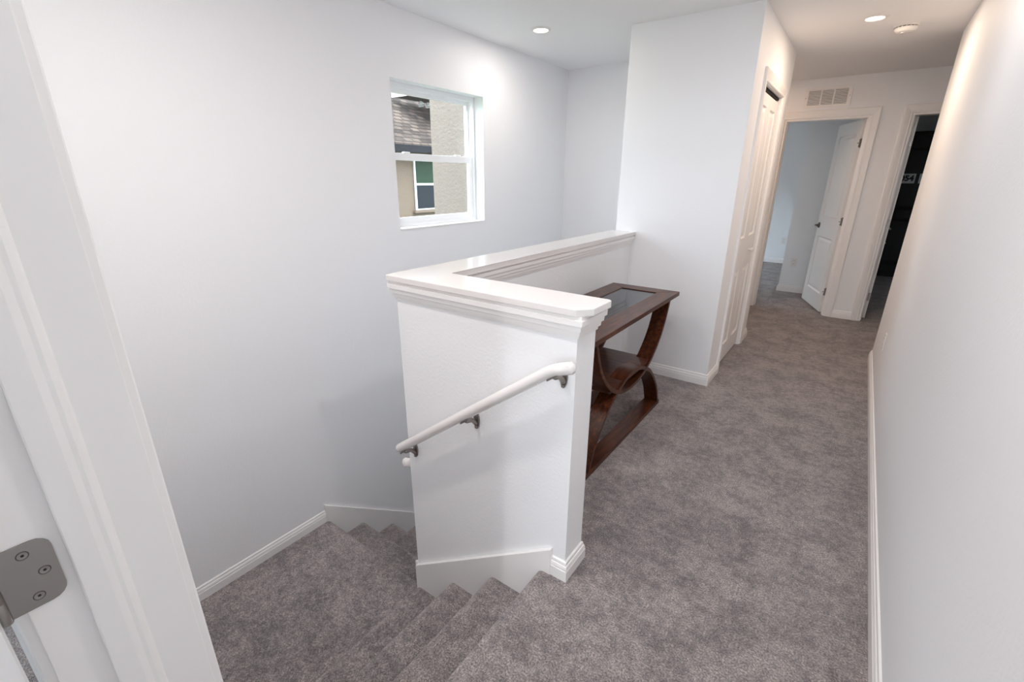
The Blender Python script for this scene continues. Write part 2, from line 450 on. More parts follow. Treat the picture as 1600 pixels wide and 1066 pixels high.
# landing edge and lower flight, running along +y : u is mirrored (nose points to +y)
prism('landing_nosing', nose_profile(-(YLN - 0.14), -YLN, ZL, ZL - RISE - 0.02), XP0 - XL, 'carpet', ln, O=(XL, 0, 0), U=(0, -1, 0), V=(0, 0, 1), N=(1, 0, 0))
st2 = empty('staircase', (XL, YLN, ZL - 11 * RISE))
tag(st2, 'long carpeted flight descending along the window wall behind the half wall', 'staircase')
RUN2 = 0.252
for k in range(1, 11):
    y = YLN + RUN2 * k
    shift(prism('step', nose_profile(-(y - RUN2 - 0.022), -y, ZL - RISE * k, ZL - RISE * (k + 1) - 0.02), XP0 - XL - 0.040, 'carpet', None, O=(XL + 0.02, 0, 0), U=(0, -1, 0), V=(0, 0, 1), N=(1, 0, 0)), st2)
struct(box('floor_lower', (XL, 3.8, ZB - 0.1), (XB0, YB, ZB + 0.1), 'carpet'), 'carpeted ground floor at the foot of the stairs', 'floor')

# ------------------------------------------------------------------ baseboards, skirt boards
BASE = [(0, 0), (0.0145, 0), (0.0145, 0.046), (0.012, 0.050), (0.012, 0.054), (0.0135, 0.056), (0.0105, 0.066), (0.0075, 0.069), (0.0075, 0.074), (0.006, 0.081), (0, 0.085)]
def baseboard(name, path, z=0.0, label=None, side=1):
    return struct(sweep(name, path, BASE, 'trim', O=(0, 0, z), side=side), label, 'baseboard')
XSK = -0.687
baseboard('baseboard_landing', [(XL, YW), (XL, 1.312)], ZL, 'white baseboard along the landing below the window wall')
baseboard('baseboard_half_wall', [(XSK, YP0), (XE, YP0), (XE, YP1), (XPI, YP1), (XPI, YBLK), (XBH, YBLK), (XBH, 3.72 - 0.078)], 0, 'white baseboard wrapping the half wall end and closet corner')
baseboard('baseboard_closet', [(XBH, 4.50 + 0.078), (XBH, YE1), (-1.6, YE1)], 0, 'short white baseboard after the bifold door casing')
baseboard('baseboard_right', [(1.6, YE2), (XR, YE2), (XR, YW)], 0, 'long white baseboard along the near hall wall')
baseboard('baseboard_far', [(D1R + 0.078, YF), (D2L - 0.078, YF)], 0, 'short white baseboard between the two far doorways')
baseboard('baseboard_bedroom', [(-0.70, 9.72), (-0.70, 7.2), (0.11, 7.2)], 0, 'white baseboard of the grey bedroom wall')
baseboard('baseboard_bedroom_back', [(-3.3, 9.72), (-0.70, 9.72)], 0, 'white baseboard of the lavender bedroom wall')
baseboard('baseboard_room', [(1.6, YWR), (1.6, -3.4), (XL, -3.4), (XL, YWR)], 0, 'white baseboard of the near room')

SL = 0.703
ztop = lambda x: 0.124 + (x + 0.683) * SL
struct(prism('trim_1', [(XSK, ztop(XSK)), (XSK, -0.25), (-1.30, -0.76), (XP0 - 0.003, -0.76), (XP0 - 0.003, ztop(XP0))], 0.018, 'trim', O=(0, YP0, 0), U=(1, 0, 0), V=(0, 0, 1), N=(0, -1, 0), bev=0.002), 'white skirt board stepping down the half wall beside the stairs', 'skirt board')
struct(prism('trim_2', [(1.312, ZL - 0.35), (1.312, -0.615), (4.3, -0.615 - 2.988 * 0.752), (4.3, -3.0), (3.2, -3.0)], 0.018, 'trim', O=(XL, 0, 0), U=(0, 1, 0), V=(0, 0, 1), N=(1, 0, 0), bev=0.002), 'white skirt board sloping down the window wall', 'skirt board')
struct(prism('trim_3', [(YP0 - 0.003, ZL), (YP0 - 0.003, ZL + 0.33), (YLN + 0.05, ZL + 0.24), (4.3, -0.55 - 2.9 * 0.742), (4.3, -3.0), (3.6, -3.0)], 0.018, 'trim', O=(XP0, 0, 0), U=(0, 1, 0), V=(0, 0, 1), N=(-1, 0, 0)), 'white skirt board on the inner side of the lower flight', 'skirt board')

# ------------------------------------------------------------------ door casings
CW = 0.072
CAS = [(0, 0), (0, 0.009), (0.003, 0.0115), (0.012, 0.012), (0.016, 0.0105), (0.022, 0.0125), (0.045, 0.0165), (0.062, 0.0175), (0.069, 0.016), (CW, 0.012), (CW, 0)]
def casing(name, x0, x1, h, O, U, N, label, z0=0.0):
    """U-shaped casing round an opening x0..x1 (along U), height h; N points off the wall"""
    return struct(sweep(name, [(x0 - 0.006, z0), (x0 - 0.006, h + 0.006), (x1 + 0.006, h + 0.006), (x1 + 0.006, z0)], CAS, 'trim', O=O, U=U, V=(0, 0, 1), N=N, side=-1), label, 'door casing')
casing('trim_4', D1L, D1R, DH, (0, YF, 0), (1, 0, 0), (0, -1, 0), 'white casing round the first far doorway with the open door')
casing('trim_5', D2L, D2R, DH, (0, YF, 0), (1, 0, 0), (0, -1, 0), 'white casing round the second far doorway partly hidden by the hall wall')
casing('trim_6', 3.72, 4.50, 2.045, (XBH, 0, 0), (0, 1, 0), (1, 0, 0), 'white casing round the bifold closet door')
casing('trim_7', XJ, XJR, 2.045, (0, YW, 0), (1, 0, 0), (0, 1, 0), 'white casing on the stair side of the near doorway')
casing('trim_8', XJ, XJR, 2.045, (0, YWR, 0), (1, 0, 0), (0, -1, 0), 'white casing on the room side of the near doorway')

# ------------------------------------------------------------------ doors
def panel_slab(name, w, h, t, panels, mat, parent):
    """slab in local x 0..w, y 0..t, z 0..h with moulded panels on both faces"""
    bm = bmesh.new()
    xs = sorted({0, w, *[p[0] for p in panels], *[p[1] for p in panels]})
    zs = sorted({0, h, *[p[2] for p in panels], *[p[3] for p in panels]})
    for yy, s in ((0, 1), (t, -1)):
        V = {}
        def v(x, z, V=V, yy=yy):
            if (x, z) not in V: V[(x, z)] = bm.verts.new((x, yy, z))
            return V[(x, z)]
        for i in range(len(xs) - 1):
            for j in range(len(zs) - 1):
                cx, cz = (xs[i] + xs[i + 1]) / 2, (zs[j] + zs[j + 1]) / 2
                if any(p[0] < cx < p[1] and p[2] < cz < p[3] for p in panels): continue
                bm.faces.new((v(xs[i], zs[j]), v(xs[i + 1], zs[j]), v(xs[i + 1], zs[j + 1]), v(xs[i], zs[j + 1])))
        for (a, c, d, e) in panels:
            prev = [v(a, d), v(c, d), v(c, e), v(a, e)]
            for ins, dep in ((0.004, 0.006), (0.011, 0.011), (0.019, 0.011), (0.044, 0.002)):
                ring = [bm.verts.new((x, yy + s * dep, z)) for x, z in ((a + ins, d + ins), (c - ins, d + ins), (c - ins, e - ins), (a + ins, e - ins))]
                for k in range(4): bm.faces.new((prev[k], prev[(k + 1) % 4], ring[(k + 1) % 4], ring[k]))
                prev = ring
            bm.faces.new(prev)
    for (x0, z0, x1, z1) in ((0, 0, w, 0), (w, 0, w, h), (w, h, 0, h), (0, h, 0, 0)):
        bm.faces.new([bm.verts.new(q) for q in ((x0, 0, z0), (x1, 0, z1), (x1, t, z1), (x0, t, z0))])
    return from_bm(name, bm, mat, parent)

def lever_set(parent, x, z, t, metal, direction=-1):
    """lever handles on both faces of a slab"""
    for yy, s in ((0, -1), (t, 1)):
        ro = lathe('rosette', [(0.033, 0), (0.033, 0.005), (0.029, 0.010), (0.012, 0.011), (0.010, 0.045), (0, 0.046)], metal, parent, O=(x, yy, z), axis=(0, s, 0), seg=20)
        tube('lever', [(x, yy + s * 0.042, z), (x + direction * 0.02, yy + s * 0.046, z), (x + direction * 0.06, yy + s * 0.046, z - 0.002), (x + direction * 0.115, yy + s * 0.043, z - 0.004)], 0.008, metal, parent, seg=10, rx=[0.010, 0.010, 0.008, 0.007])

def hinge(parent, O, U, N, z, metal, w=0.053, h=0.089, knuckle=True):
    """jamb leaf on plane with in-plane axis U (away from the knuckle), normal N, centre height z"""
    O, U, N = Vector(O), Vector(U), Vector(N)
    r = 0.016
    pts = [(0, -h / 2), (w - r, -h / 2)] + [(w - r + r * math.sin(a), -h / 2 + r - r * math.cos(a)) for a in (PI / 8 * k for k in range(1, 4))] + [(w, -h / 2 + r), (w, h / 2 - r)] + [(w - r + r * math.cos(a), h / 2 - r + r * math.sin(a)) for a in (PI / 8 * k for k in range(1, 4))] + [(w - r, h / 2), (0, h / 2)]
    hg = prism('hinge', pts, 0.0022, metal, parent, O=O + Vector((0, 0, z)), U=U, V=(0, 0, 1), N=N)
    for (u, dz) in ((0.028, 0.030), (0.040, 0.0), (0.028, -0.030)):
        sc = lathe('screw', [(0.0058, 0.0), (0.0056, 0.0003), (0.0047, 0.0002), (0.0022, 0.0003), (0.0016, 0.00012), (0, 0.0001)], metal, hg, O=O + U * u + Vector((0, 0, z + dz)) + N * 0.0022, axis=N, seg=16)
        sc.data.materials.append(M['dark']); sc.data.materials.append(M['bronze'])
        for f in sc.data.polygons:
            rr = (f.center - (O + U * u + Vector((0, 0, z + dz)))).length
            if rr < 0.0031: f.material_index = 1 if rr < 0.0026 else 0
            elif rr > 0.0051: f.material_index = 2
    if knuckle:
        for k in range(3):
            lathe('knuckle', [(0, 0), (0.0055, 0.0), (0.0058, 0.001), (0.0058, h / 3 - 0.001), (0.0055, h / 3), (0, h / 3)], metal, hg, O=O - U * 0.003 + N * 0.004 + Vector((0, 0, z - h / 2 + k * h / 3)), seg=14)
    return hg

# near door frame (the camera stands in it)
d1 = struct(empty('door_1', (XJ, YW / 2, 0)), 'near doorway with white jamb, stop and satin nickel hinge', 'door')
def sbox(name, a, c, mat, root, bev=0.0):
    return shift(box(name, a, c, mat, None, bev), root)
JT = 0.018
sbox('jamb', (XJ - JT, YWR, 0), (XJ, YW, 2.045), 'trim', d1, 0.0015)
sbox('jamb', (XJR, YWR, 0), (XJR + JT, YW, 2.045), 'trim', d1, 0.0015)
sbox('head_jamb', (XJ - JT, YWR, 2.045), (XJR + JT, YW, 2.06), 'trim', d1)
STOP = [(0.0405, 0), (0.0405, 0.010), (0.042, 0.0115), (0.066, 0.0115), (0.074, 0.0085), (0.079, 0.0085), (0.085, 0.004), (0.088, 0.0), ]
for nm, x, n in (('door_stop', XJ, 1), ('door_stop', XJR, -1)):
    shift(prism(nm, [(y, n * t) for y, t in STOP], 2.045, 'trim', None, O=(x, 0, 0), U=(0, 1, 0), V=(1, 0, 0), N=(0, 0, 1)), d1)
sbox('head_stop', (XJ + 0.0115, 0.0405, 2.034), (XJR - 0.0115, 0.085, 2.045), 'trim', d1)
for zc in (0.25, 1.0015, 1.80):
    shift(hinge(None, (XJ, -0.022, 0), (0, 1, 0), (1, 0, 0), zc, 'nickel'), d1)
# its slab, swung fully open into the room
ds = shift(panel_slab('slab', 0.80, 2.025, 0.035, [(0.11, 0.69, 0.2, 0.86), (0.11, 0.69, 1.03, 1.9)], 'door', None), d1)
ds.matrix_parent_inverse = Matrix.Identity(4)
ds.location = Vector((XJ + 0.010, -0.029, 0.012)) - d1.location
ds.rotation_euler = (0, 0, -PI / 2 - 0.03)
lever_set(ds, 0.735, 0.92, 0.035, 'nickel')

# far bedroom door, ajar
def far_jamb(root, x0, x1, h):
    sbox('jamb', (x0 - 0.0, YF, 0), (x0 + 0.014, YF + 0.12, h), 'trim', root)
    sbox('jamb', (x1 - 0.014, YF, 0), (x1, YF + 0.12, h), 'trim', root)
    sbox('head_jamb', (x0 + 0.014, YF, h - 0.014), (x1 - 0.014, YF + 0.12, h), 'trim', root)
    sbox('door_stop', (x0 + 0.014, YF + 0.045, 0), (x0 + 0.025, YF + 0.083, h - 0.014), 'trim', root)
    sbox('door_stop', (x1 - 0.025, YF + 0.045, 0), (x1 - 0.014, YF + 0.083, h - 0.014), 'trim', root)
d2 = struct(empty('door_2', (D1R, YF, 0)), 'white two-panel bedroom door standing ajar at the hall end', 'door')
far_jamb(d2, D1L, D1R, DH)
s2 = shift(panel_slab('slab', 0.700, 2.012, 0.035, [(0.105, 0.595, 0.185, 0.80), (0.105, 0.595, 1.02, 1.885)], 'door', None), d2)
s2.matrix_parent_inverse = Matrix.Identity(4)
ang = PI - math.radians(70.5)
s2.location = Vector((D1R - 0.016, YF + 0.115, 0.014)) - d2.location
s2.rotation_euler = (0, 0, ang)
lever_set(s2, 0.635, 0.915, 0.035, 'bronze', -1)
for zc in (0.25, 1.02, 1.80):
    hinge(s2, (-0.0005, 0.002, 0), (0, 1, 0), (-1, 0, 0), zc - 0.014, 'nickel', w=0.030, knuckle=True)
d3 = struct(empty('door_3', (D2L, YF, 0)), 'white door opened into the dark room, seen almost edge-on', 'door')
far_jamb(d3, D2L, D2R, DH)
s3 = shift(panel_slab('slab', 0.71, 2.012, 0.035, [(0.105, 0.605, 0.185, 0.80), (0.105, 0.605, 1.02, 1.885)], 'door', None), d3)
s3.matrix_parent_inverse = Matrix.Identity(4)
s3.location = Vector((D2L + 0.053, YF + 0.118, 0.014)) - d3.location
s3.rotation_euler = (0, 0, math.radians(90.5))
lever_set(s3, 0.645, 0.915, 0.035, 'chrome', -1)
for zc in (0.25, 1.02, 1.80):
    hinge(s3, (-0.0005, 0.004, 0), (0, 1, 0), (-1, 0, 0), zc - 0.014, 'nickel', w=0.030, knuckle=False)

# bifold closet door
d4 = struct(empty('door_4', (XBH, 4.11, 0)), 'white bifold closet door with moulded panels and small round knob', 'door')
XF = XBH - 0.018
for y0, y1 in ((3.738, 4.104), (4.107, 4.473)):
    lf = shift(panel_slab('leaf', y1 - y0, 1.992, 0.032, [(0.075, 0.291, 0.15, 0.75), (0.075, 0.291, 1.0, 1.915)], 'door', None), d4)
    lf.matrix_parent_inverse = Matrix.Identity(4)
    lf.location = Vector((XF, y0, 0.018)) - d4.location
    lf.rotation_euler = (0, 0, PI / 2)
    if y0 > 4:
        lathe('knob', [(0.007, 0), (0.007, 0.012), (0.014, 0.018), (0.0165, 0.025), (0.013, 0.031), (0, 0.033)], 'plastic', lf, O=(0.21, 0, 0.875), axis=(0, -1, 0), seg=18)
sbox('jamb', (XBH - 0.12, 3.72, 0), (XBH, 3.732, 2.045), 'trim', d4)
sbox('jamb', (XBH - 0.12, 4.488, 0), (XBH, 4.50, 2.045), 'trim', d4)
sbox('track', (XBH - 0.055, 3.732, 2.028), (XBH - 0.02, 4.488, 2.045), 'dark', d4)

# ------------------------------------------------------------------ stair window
w1 = struct(empty('window_1', (XL - 0.10, (WY0 + WY1) / 2, WZ0)), 'white single-hung stairwell window looking at the house next door', 'window')
XG0, XG1 = XL - 0.155, XL - 0.088         # frame depth
def frame(name, y0, y1, z0, z1, wl, wr, wb, wt, x0, x1, mat, root, bev=0.002):
    bm = bmesh.new()
    o_ = [(y0, z0), (y1, z0), (y1, z1), (y0, z1)]; i_ = [(y0 + wl, z0 + wb), (y1 - wr, z0 + wb), (y1 - wr, z1 - wt), (y0 + wl, z1 - wt)]
    V = [[bm.verts.new((x, y, z)) for y, z in ring] for x in (x0, x1) for ring in (o_, i_)]
    for k in range(4):
        j = (k + 1) % 4
        bm.faces.new((V[0][k], V[0][j], V[1][j], V[1][k])); bm.faces.new((V[2][k], V[2][j], V[3][j], V[3][k]))
        bm.faces.new((V[0][k], V[0][j], V[2][j], V[2][k])); bm.faces.new((V[1][k], V[1][j], V[3][j], V[3][k]))
    if bev: bmesh.ops.recalc_face_normals(bm, faces=bm.faces); bevel(bm, bev, 1)
    o = from_bm(name, bm, mat)
    return shift(o, root) if root else o
frame('outer_frame', WY0, WY1, WZ0, WZ1, 0.032, 0.032, 0.034, 0.032, XG0, XG1, 'vinyl', w1)
ZM = 1.575
us = frame('sash', WY0 + 0.030, WY1 - 0.030, ZM - 0.018, WZ1 - 0.030, 0.030, 0.030, 0.036, 0.028, XG0 + 0.008, XG0 + 0.032, 'vinyl', w1)
ls = frame('sash', WY0 + 0.030, WY1 - 0.030, WZ0 + 0.032, ZM + 0.026, 0.036, 0.036, 0.042, 0.046, XG0 + 0.034, XG0 + 0.060, 'vinyl', w1)
pn = box('pane', (XG0 + 0.018, WY0 + 0.055, ZM + 0.010), (XG0 + 0.022, WY1 - 0.055, WZ1 - 0.053), 'pane'); pn.parent = us; pn.matrix_parent_inverse = us.matrix_parent_inverse @ Matrix.Identity(4); 
pn2 = box('pane', (XG0 + 0.044, WY0 + 0.060, WZ0 + 0.068), (XG0 + 0.048, WY1 - 0.060, ZM - 0.014), 'pane'); pn2.parent = ls
pn.matrix_parent_inverse = Matrix.Identity(4); pn2.matrix_parent_inverse = Matrix.Identity(4)
for y in (WY0 + 0.19, WY1 - 0.19):
    lk = box('sash_lock', (XG0 + 0.036, y - 0.028, ZM + 0.026), (XG0 + 0.058, y + 0.028, ZM + 0.036), 'vinyl', None, 0.003); lk.parent = ls
sbox('sill', (XG1, WY0 + 0.001, WZ0), (XL + 0.004, WY1 - 0.001, WZ0 + 0.012), 'trim', w1, 0.003)

# unseen windows for daylight; those of the dark room and near room are added
def plain_window(name, O, along, w, h, label):
    r = struct(empty(name, O), label, 'window')
    U = Vector(along); N = Vector((U.y, -U.x, 0))
    def bar(nm, u0, u1, z0, z1, mat, t0=-0.03, t1=0.03, bev=0.002, par=None):
        a = U * u0 + N * t0 + Vector((0, 0, z0)); c = U * u1 + N * t1 + Vector((0, 0, z1))
        return box(nm, a, c, mat, par or r, bev)
    bar('frame', 0, 0.05, 0, h, 'vinyl'); bar('frame', w - 0.05, w, 0, h, 'vinyl'); bar('frame', 0.05, w - 0.05, 0, 0.05, 'vinyl'); bar('frame', 0.05, w - 0.05, h - 0.05, h, 'vinyl')
    bar('mullion', w / 2 - 0.025, w / 2 + 0.025, 0.05, h - 0.05, 'vinyl')
    bar('pane', 0.05, w / 2 - 0.025, 0.05, h - 0.05, 'pane', -0.003, 0.003, 0); bar('pane', w / 2 + 0.025, w - 0.05, 0.05, h - 0.05, 'pane', -0.003, 0.003, 0)
plain_window('window_2', (-3.36, 6.9, 0.5), (0, 1, 0), 2.6, 1.75, 'far bedroom window')
plain_window('window_4', (3.25, 7.4, 1.2), (0, 1, 0), 0.5, 0.8, 'unseen window added to brighten the dark room behind the second doorway')  # added to lift the wall above the cabinet
plain_window('window_3', (-1.2, -3.46, 0.7), (1, 0, 0), 1.5, 1.45, 'unseen window added behind the near doorway for fill daylight')  # added behind the camera; daylight fill through the doorway

# ------------------------------------------------------------------ handrails
def capsule_rail(name, pts, r, parent):
    """rounded rail with domed ends"""
    P = [Vector(p) for p in pts]
    d0 = (P[0] - P[1]).normalized(); d1 = (P[-1] - P[-2]).normalized()
    full, rad = [], []
    for f, q in ((0.98, 0.2), (0.86, 0.55), (0.6, 0.82), (0.3, 0.96)):
        full.append(P[0] + d0 * r * 0.8 * (f - 0.3)); rad.append(r * q)
    for p in P: full.append(p); rad.append(r)
    for f, q in ((0.3, 0.96), (0.6, 0.82), (0.86, 0.55), (0.98, 0.2)):
        full.append(P[-1] + d1 * r * 0.8 * (f - 0.0)); rad.append(r * q)
    return tube(name, full, r, 'cap', parent, seg=20, rx=rad)

def rail_bracket(parent, wall, rail, out):
    """wall: point on the wall; rail: rail centre above it; out: unit vector off the wall"""
    W, R, N = Vector(wall), Vector(rail), Vector(out)
    T = Vector((0, 0, 1)).cross(N)
    pts = []
    for k in range(24):
        a = 2 * PI * k / 24
        pts.append((0.013 * math.cos(a), 0.034 * math.sin(a) * (1 if math.sin(a) > 0 else 1.15)))
    pl = prism('bracket', pts, 0.007, 'bracket', parent, O=W, U=T, V=(0, 0, 1), N=N, bev=0.0015)
    mid = W + N * 0.012 + Vector((0, 0, -0.012))
    und = R - Vector((0, 0, 0.030))
    tube('arm', [W + N * 0.004 + Vector((0, 0, -0.018)), mid + Vector((0, 0, 0.004)), W + N * 0.032 + Vector((0, 0, (und.z - W.z) * 0.55)), und + Vector((0, 0, -0.004)) - N * 0.006, und], 0.008, 'bracket', pl, seg=12, rx=[0.011, 0.010, 0.0085, 0.008, 0.008])
    lathe('screw', [(0.0065, 0), (0.0065, 0.003), (0.004, 0.006), (0, 0.006)], 'bracket', pl, O=W + N * 0.007 + Vector((0, 0, 0.020)), axis=N, seg=14)
    lathe('screw', [(0.0065, 0), (0.0065, 0.003), (0.004, 0.006), (0, 0.006)], 'bracket', pl, O=W + N * 0.007 + Vector((0, 0, -0.030)), axis=N, seg=14)
    return pl, und
RY = 1.155
def rz(x): return 0.872 + (x + 0.69) * 0.748
h1 = empty('handrail', (-0.69, YP0, 0.8))
tag(h1, 'white handrail on three metal brackets running down the half wall face', 'handrail')
shift(capsule_rail('rail', [(-0.612, RY, 0.902), (-0.668, RY, 0.882), (-0.690, RY, 0.870), (-1.02, RY, rz(-1.02)), (-1.455, RY, rz(-1.455))], 0.0205, None), h1)
for x in (-0.672, -1.052, -1.424):
    zr = rz(x)
    pl, und = rail_bracket(None, (x, YP0, zr - 0.052), (x, RY, zr), (0, -1, 0))
    sd = prism('saddle', [(-0.012, 0), (0.012, 0), (0.012, 0.006), (-0.012, 0.006)], 0.05, 'bracket', pl, O=(x - 0.02, RY, zr - 0.031 - 0.016), U=(0, 1, 0), V=(-0.6, 0, 0.8), N=(0.8, 0, 0.6), bev=0.0015)
    shift(pl, h1)
h2 = empty('handrail', (XP0, 1.3, 0.1))
tag(h2, 'white handrail end of the lower flight peeking past the half wall edge', 'handrail')
XR2 = XP0 - 0.066
shift(capsule_rail('rail', [(XR2, 1.245, 0.142), (XR2, 1.40, 0.142 - 0.155 * 0.742), (XR2, 3.9, 0.142 - 2.655 * 0.742)], 0.0205, None), h2)
for y in (1.6, 2.7, 3.75):
    zr = 0.142 - (y - 1.245) * 0.742
    pl, und = rail_bracket(None, (XP0, y, zr - 0.052), (XR2, y, zr), (-1, 0, 0)); shift(pl, h2)

# ------------------------------------------------------------------ downlights, smoke detector, vent, outlets
def downlight(x, y, label, power, color):
    r = empty('downlight', (x, y, ZC))
    tag(r, label, 'downlight', 'recessed ceiling lights')
    lathe('trim_ring', [(0.048, -0.002), (0.052, -0.0095), (0.056, -0.0105), (0.066, -0.006), (0.0725, 0.0), (0.045, 0.0)], 'plastic', r, axis=(0, 0, 1), seg=40)
    lathe('lens', [(0.050, -0.001), (0.050, -0.0045), (0.035, -0.0062), (0, -0.007)], 'lens', r, seg=32)
    L = bpy.data.lights.new('lamp', 'AREA'); L.shape = 'DISK'; L.size = 0.096
    L.energy = LAMP_W * power; L.color = color
    lo = bpy.data.objects.new('lamp', L); COL.objects.link(lo); lo.parent = r
    lo.location = (0, 0, -0.012)
    return r
downlight(-2.022, 3.105, 'lit round downlight in the ceiling above the stair window', 0.24, SOFT)
downlight(-0.164, 4.093, 'lit round downlight in the hall ceiling beside the smoke detector', 0.47, WARM)
downlight(-1.25, 0.60, 'unseen round downlight shifted from the landing to over the steps for fill', 0.66, (1.0, 0.94, 0.90))  # unseen; moved off the landing to fill the lower stairwell walls
downlight(-0.164, 0.95, 'unseen round fill downlight added over the head of the stairs', 0.40, FILL_TINT)  # added out of view as fill for stairwell and half wall
downlight(-0.164, 2.45, 'unseen round fill downlight added over the hall beside the console table', 0.20, FILL_TINT)  # added out of view to brighten closet block and hall wall
downlight(-1.15, 5.45, 'round downlight in the cross hall hidden behind the closet block', 0.22, (1.0, 0.68, 0.45))
downlight(-0.15, -2.5, 'unseen round fill downlight added in the room behind the near doorway', 2.0, FILL_TINT)  # added behind the camera; its fill reaches the half wall face

sd = empty('smoke_detector', (0.005, 4.405, ZC))
tag(sd, 'white round smoke detector on the hall ceiling', 'smoke detector')
lathe('mounting_base', [(0.0, 0.0), (0.071, 0.0), (0.071, -0.007), (0.066, -0.0115), (0.0, -0.0115)], 'plastic', sd, seg=40)
lathe('vent_gap', [(0.0, -0.0115), (0.0555, -0.0115), (0.0555, -0.0165), (0.0, -0.0165)], 'dark', sd, seg=40)
bd = lathe('body', [(0.0, -0.0165), (0.061, -0.0165), (0.061, -0.026), (0.054, -0.037), (0.044, -0.0415), (0.0, -0.043)], 'plastic', sd, seg=40)
lathe('test_button', [(0.0, -0.0425), (0.012, -0.0425), (0.012, -0.0455), (0.010, -0.047), (0.0, -0.047)], 'plastic', bd, O=(-0.012, -0.01, 0), seg=20)
for k in range(16):
    a = 2 * PI * k / 16
    bxm = box('rib', (-0.002, -0.0025, -0.0168), (0.006, 0.0025, -0.0112), 'plastic', sd)
    bxm.location = (0.0555 * math.cos(a), 0.0555 * math.sin(a), 0); bxm.rotation_euler = (0, 0, a)

vt = empty('return_vent', (-0.495, YF, 2.236))
tag(vt, 'white return air vent grille above the far bedroom doorway', 'vent')
VW, VH = 0.405, 0.190
def vframe():
    bm = bmesh.new()
    x0, x1, z0, z1 = -VW / 2, VW / 2, -VH / 2, VH / 2
    xs = [x0, x0 + 0.034, x0 + 0.142, x0 + 0.154, x1 - 0.154, x1 - 0.142, x1 - 0.034, x1]
    zs = [z0, z0 + 0.026, z1 - 0.026, z1]
    for i in range(len(xs) - 1):
        for j in range(3):
            if j == 1 and i in (1, 3, 5): continue
            bm_box(bm, (xs[i], 0, zs[j]), (xs[i + 1], -0.009, zs[j + 1]))
    bmesh.ops.remove_doubles(bm, verts=bm.verts, dist=1e-5)
    inner = [f for f in bm.faces if False]
    return from_bm('frame', bm, 'trim', vt)
vframe()
box('duct_back', (-VW / 2 + 0.03, 0.0, -VH / 2 + 0.02), (VW / 2 - 0.03, -0.0008, VH / 2 - 0.02), 'ventback', vt)
for xa in (-VW / 2 + 0.034, -VW / 2 + 0.154, VW / 2 - 0.142):
    for k in range(10):
        z = -VH / 2 + 0.033 + k * 0.0138
        prism('louver', [(-0.0012, z - 0.003), (-0.0078, z + 0.0045), (-0.0078, z + 0.0062), (-0.0012, z - 0.001)], 0.108, 'trim', vt, O=(xa, 0, 0), U=(0, 1, 0), V=(0, 0, 1), N=(1, 0, 0))
for x in (-VW / 2 + 0.014, VW / 2 - 0.014):
    lathe('screw', [(0.004, 0), (0.004, 0.001), (0.002, 0.0018), (0, 0.0018)], 'nickel', vt, O=(x, -0.009, 0), axis=(0, -1, 0), seg=12)

def outlet(O, U, N, label):
    r = empty('outlet', O)
    tag(r, label, 'outlet', 'wall outlets')
    U, N = Vector(U), Vector(N)
    prism('cover_plate', [(-0.035, -0.057), (0.035, -0.057), (0.035, 0.057), (-0.035, 0.057)], 0.006, 'plastic', r, U=U, V=(0, 0, 1), N=N, bev=0.0018)
    for dz in (-0.0215, 0.0215):
        s = prism('socket', [(-0.012, dz - 0.0145), (0.012, dz - 0.0145), (0.017, dz - 0.008), (0.017, dz + 0.008), (0.012, dz + 0.0145), (-0.012, dz + 0.0145), (-0.017, dz + 0.008), (-0.017, dz - 0.008)], 0.0025, 'plastic', r, O=N * 0.006, U=U, V=(0, 0, 1), N=N)
        for du in (-0.0065, 0.0065):
            prism('slot', [(du - 0.0013, dz - 0.001), (du + 0.0013, dz - 0.001), (du + 0.0013, dz + 0.008), (du - 0.0013, dz + 0.008)], 0.0004, 'dark', s, O=N * 0.0085, U=U, V=(0, 0, 1), N=N)
    return r
outlet((XR, 3.97, 0.385), (0, 1, 0), (-1, 0, 0), 'white wall outlet on the near hall wall, seen edge-on')
outlet((-0.572, 7.2, 0.40), (1, 0, 0), (0, -1, 0), 'white wall outlet on the grey bedroom wall beside the open door')
outlet((-1.0, 9.72, 0.40), (1, 0, 0), (0, -1, 0), 'white wall outlet on the lavender back wall of the bedroom')

# ------------------------------------------------------------------ console table
tb = empty('console_table', (-1.06, 2.35, 0.0))
tag(tb, 'dark cherry console table with glass top and interlocking curved legs behind the half wall', 'table')
TX, TY, TZ, TT = 0.230, 0.63, 0.762, 0.026     # half depth, half length, top, thickness
FB = 0.112
def top_board(pts, mat):
    return prism('top_board', pts, TT, mat, tb, O=(0, 0, TZ - TT), U=(1, 0, 0), V=(0, 1, 0), N=(0, 0, 1), bev=0.0025)
ix_, iy_ = TX - FB, TY - FB
top_board([(TX, -TY), (TX, TY), (ix_, iy_), (ix_, -iy_)], 'wood')
top_board([(-TX, -TY), (-ix_, -iy_), (-ix_, iy_), (-TX, TY)], 'wood')
top_board([(TX, TY), (-TX, TY), (-ix_, iy_), (ix_, iy_)], 'wood_x')
top_board([(TX, -TY), (ix_, -iy_), (-ix_, -iy_), (-TX, -TY)], 'wood_x')
box('glass_panel', (-ix_ - 0.006, -iy_ - 0.006, TZ - 0.013), (ix_ + 0.006, iy_ + 0.006, TZ - 0.005), 'table_glass', tb)
box('apron', (-TX + 0.03, -TY + 0.075, TZ - TT - 0.012), (-TX + 0.115, TY - 0.075, TZ - TT), 'wood', tb)
box('apron', (TX - 0.115, -TY + 0.075, TZ - TT - 0.012), (TX - 0.03, TY - 0.075, TZ - TT), 'wood', tb)

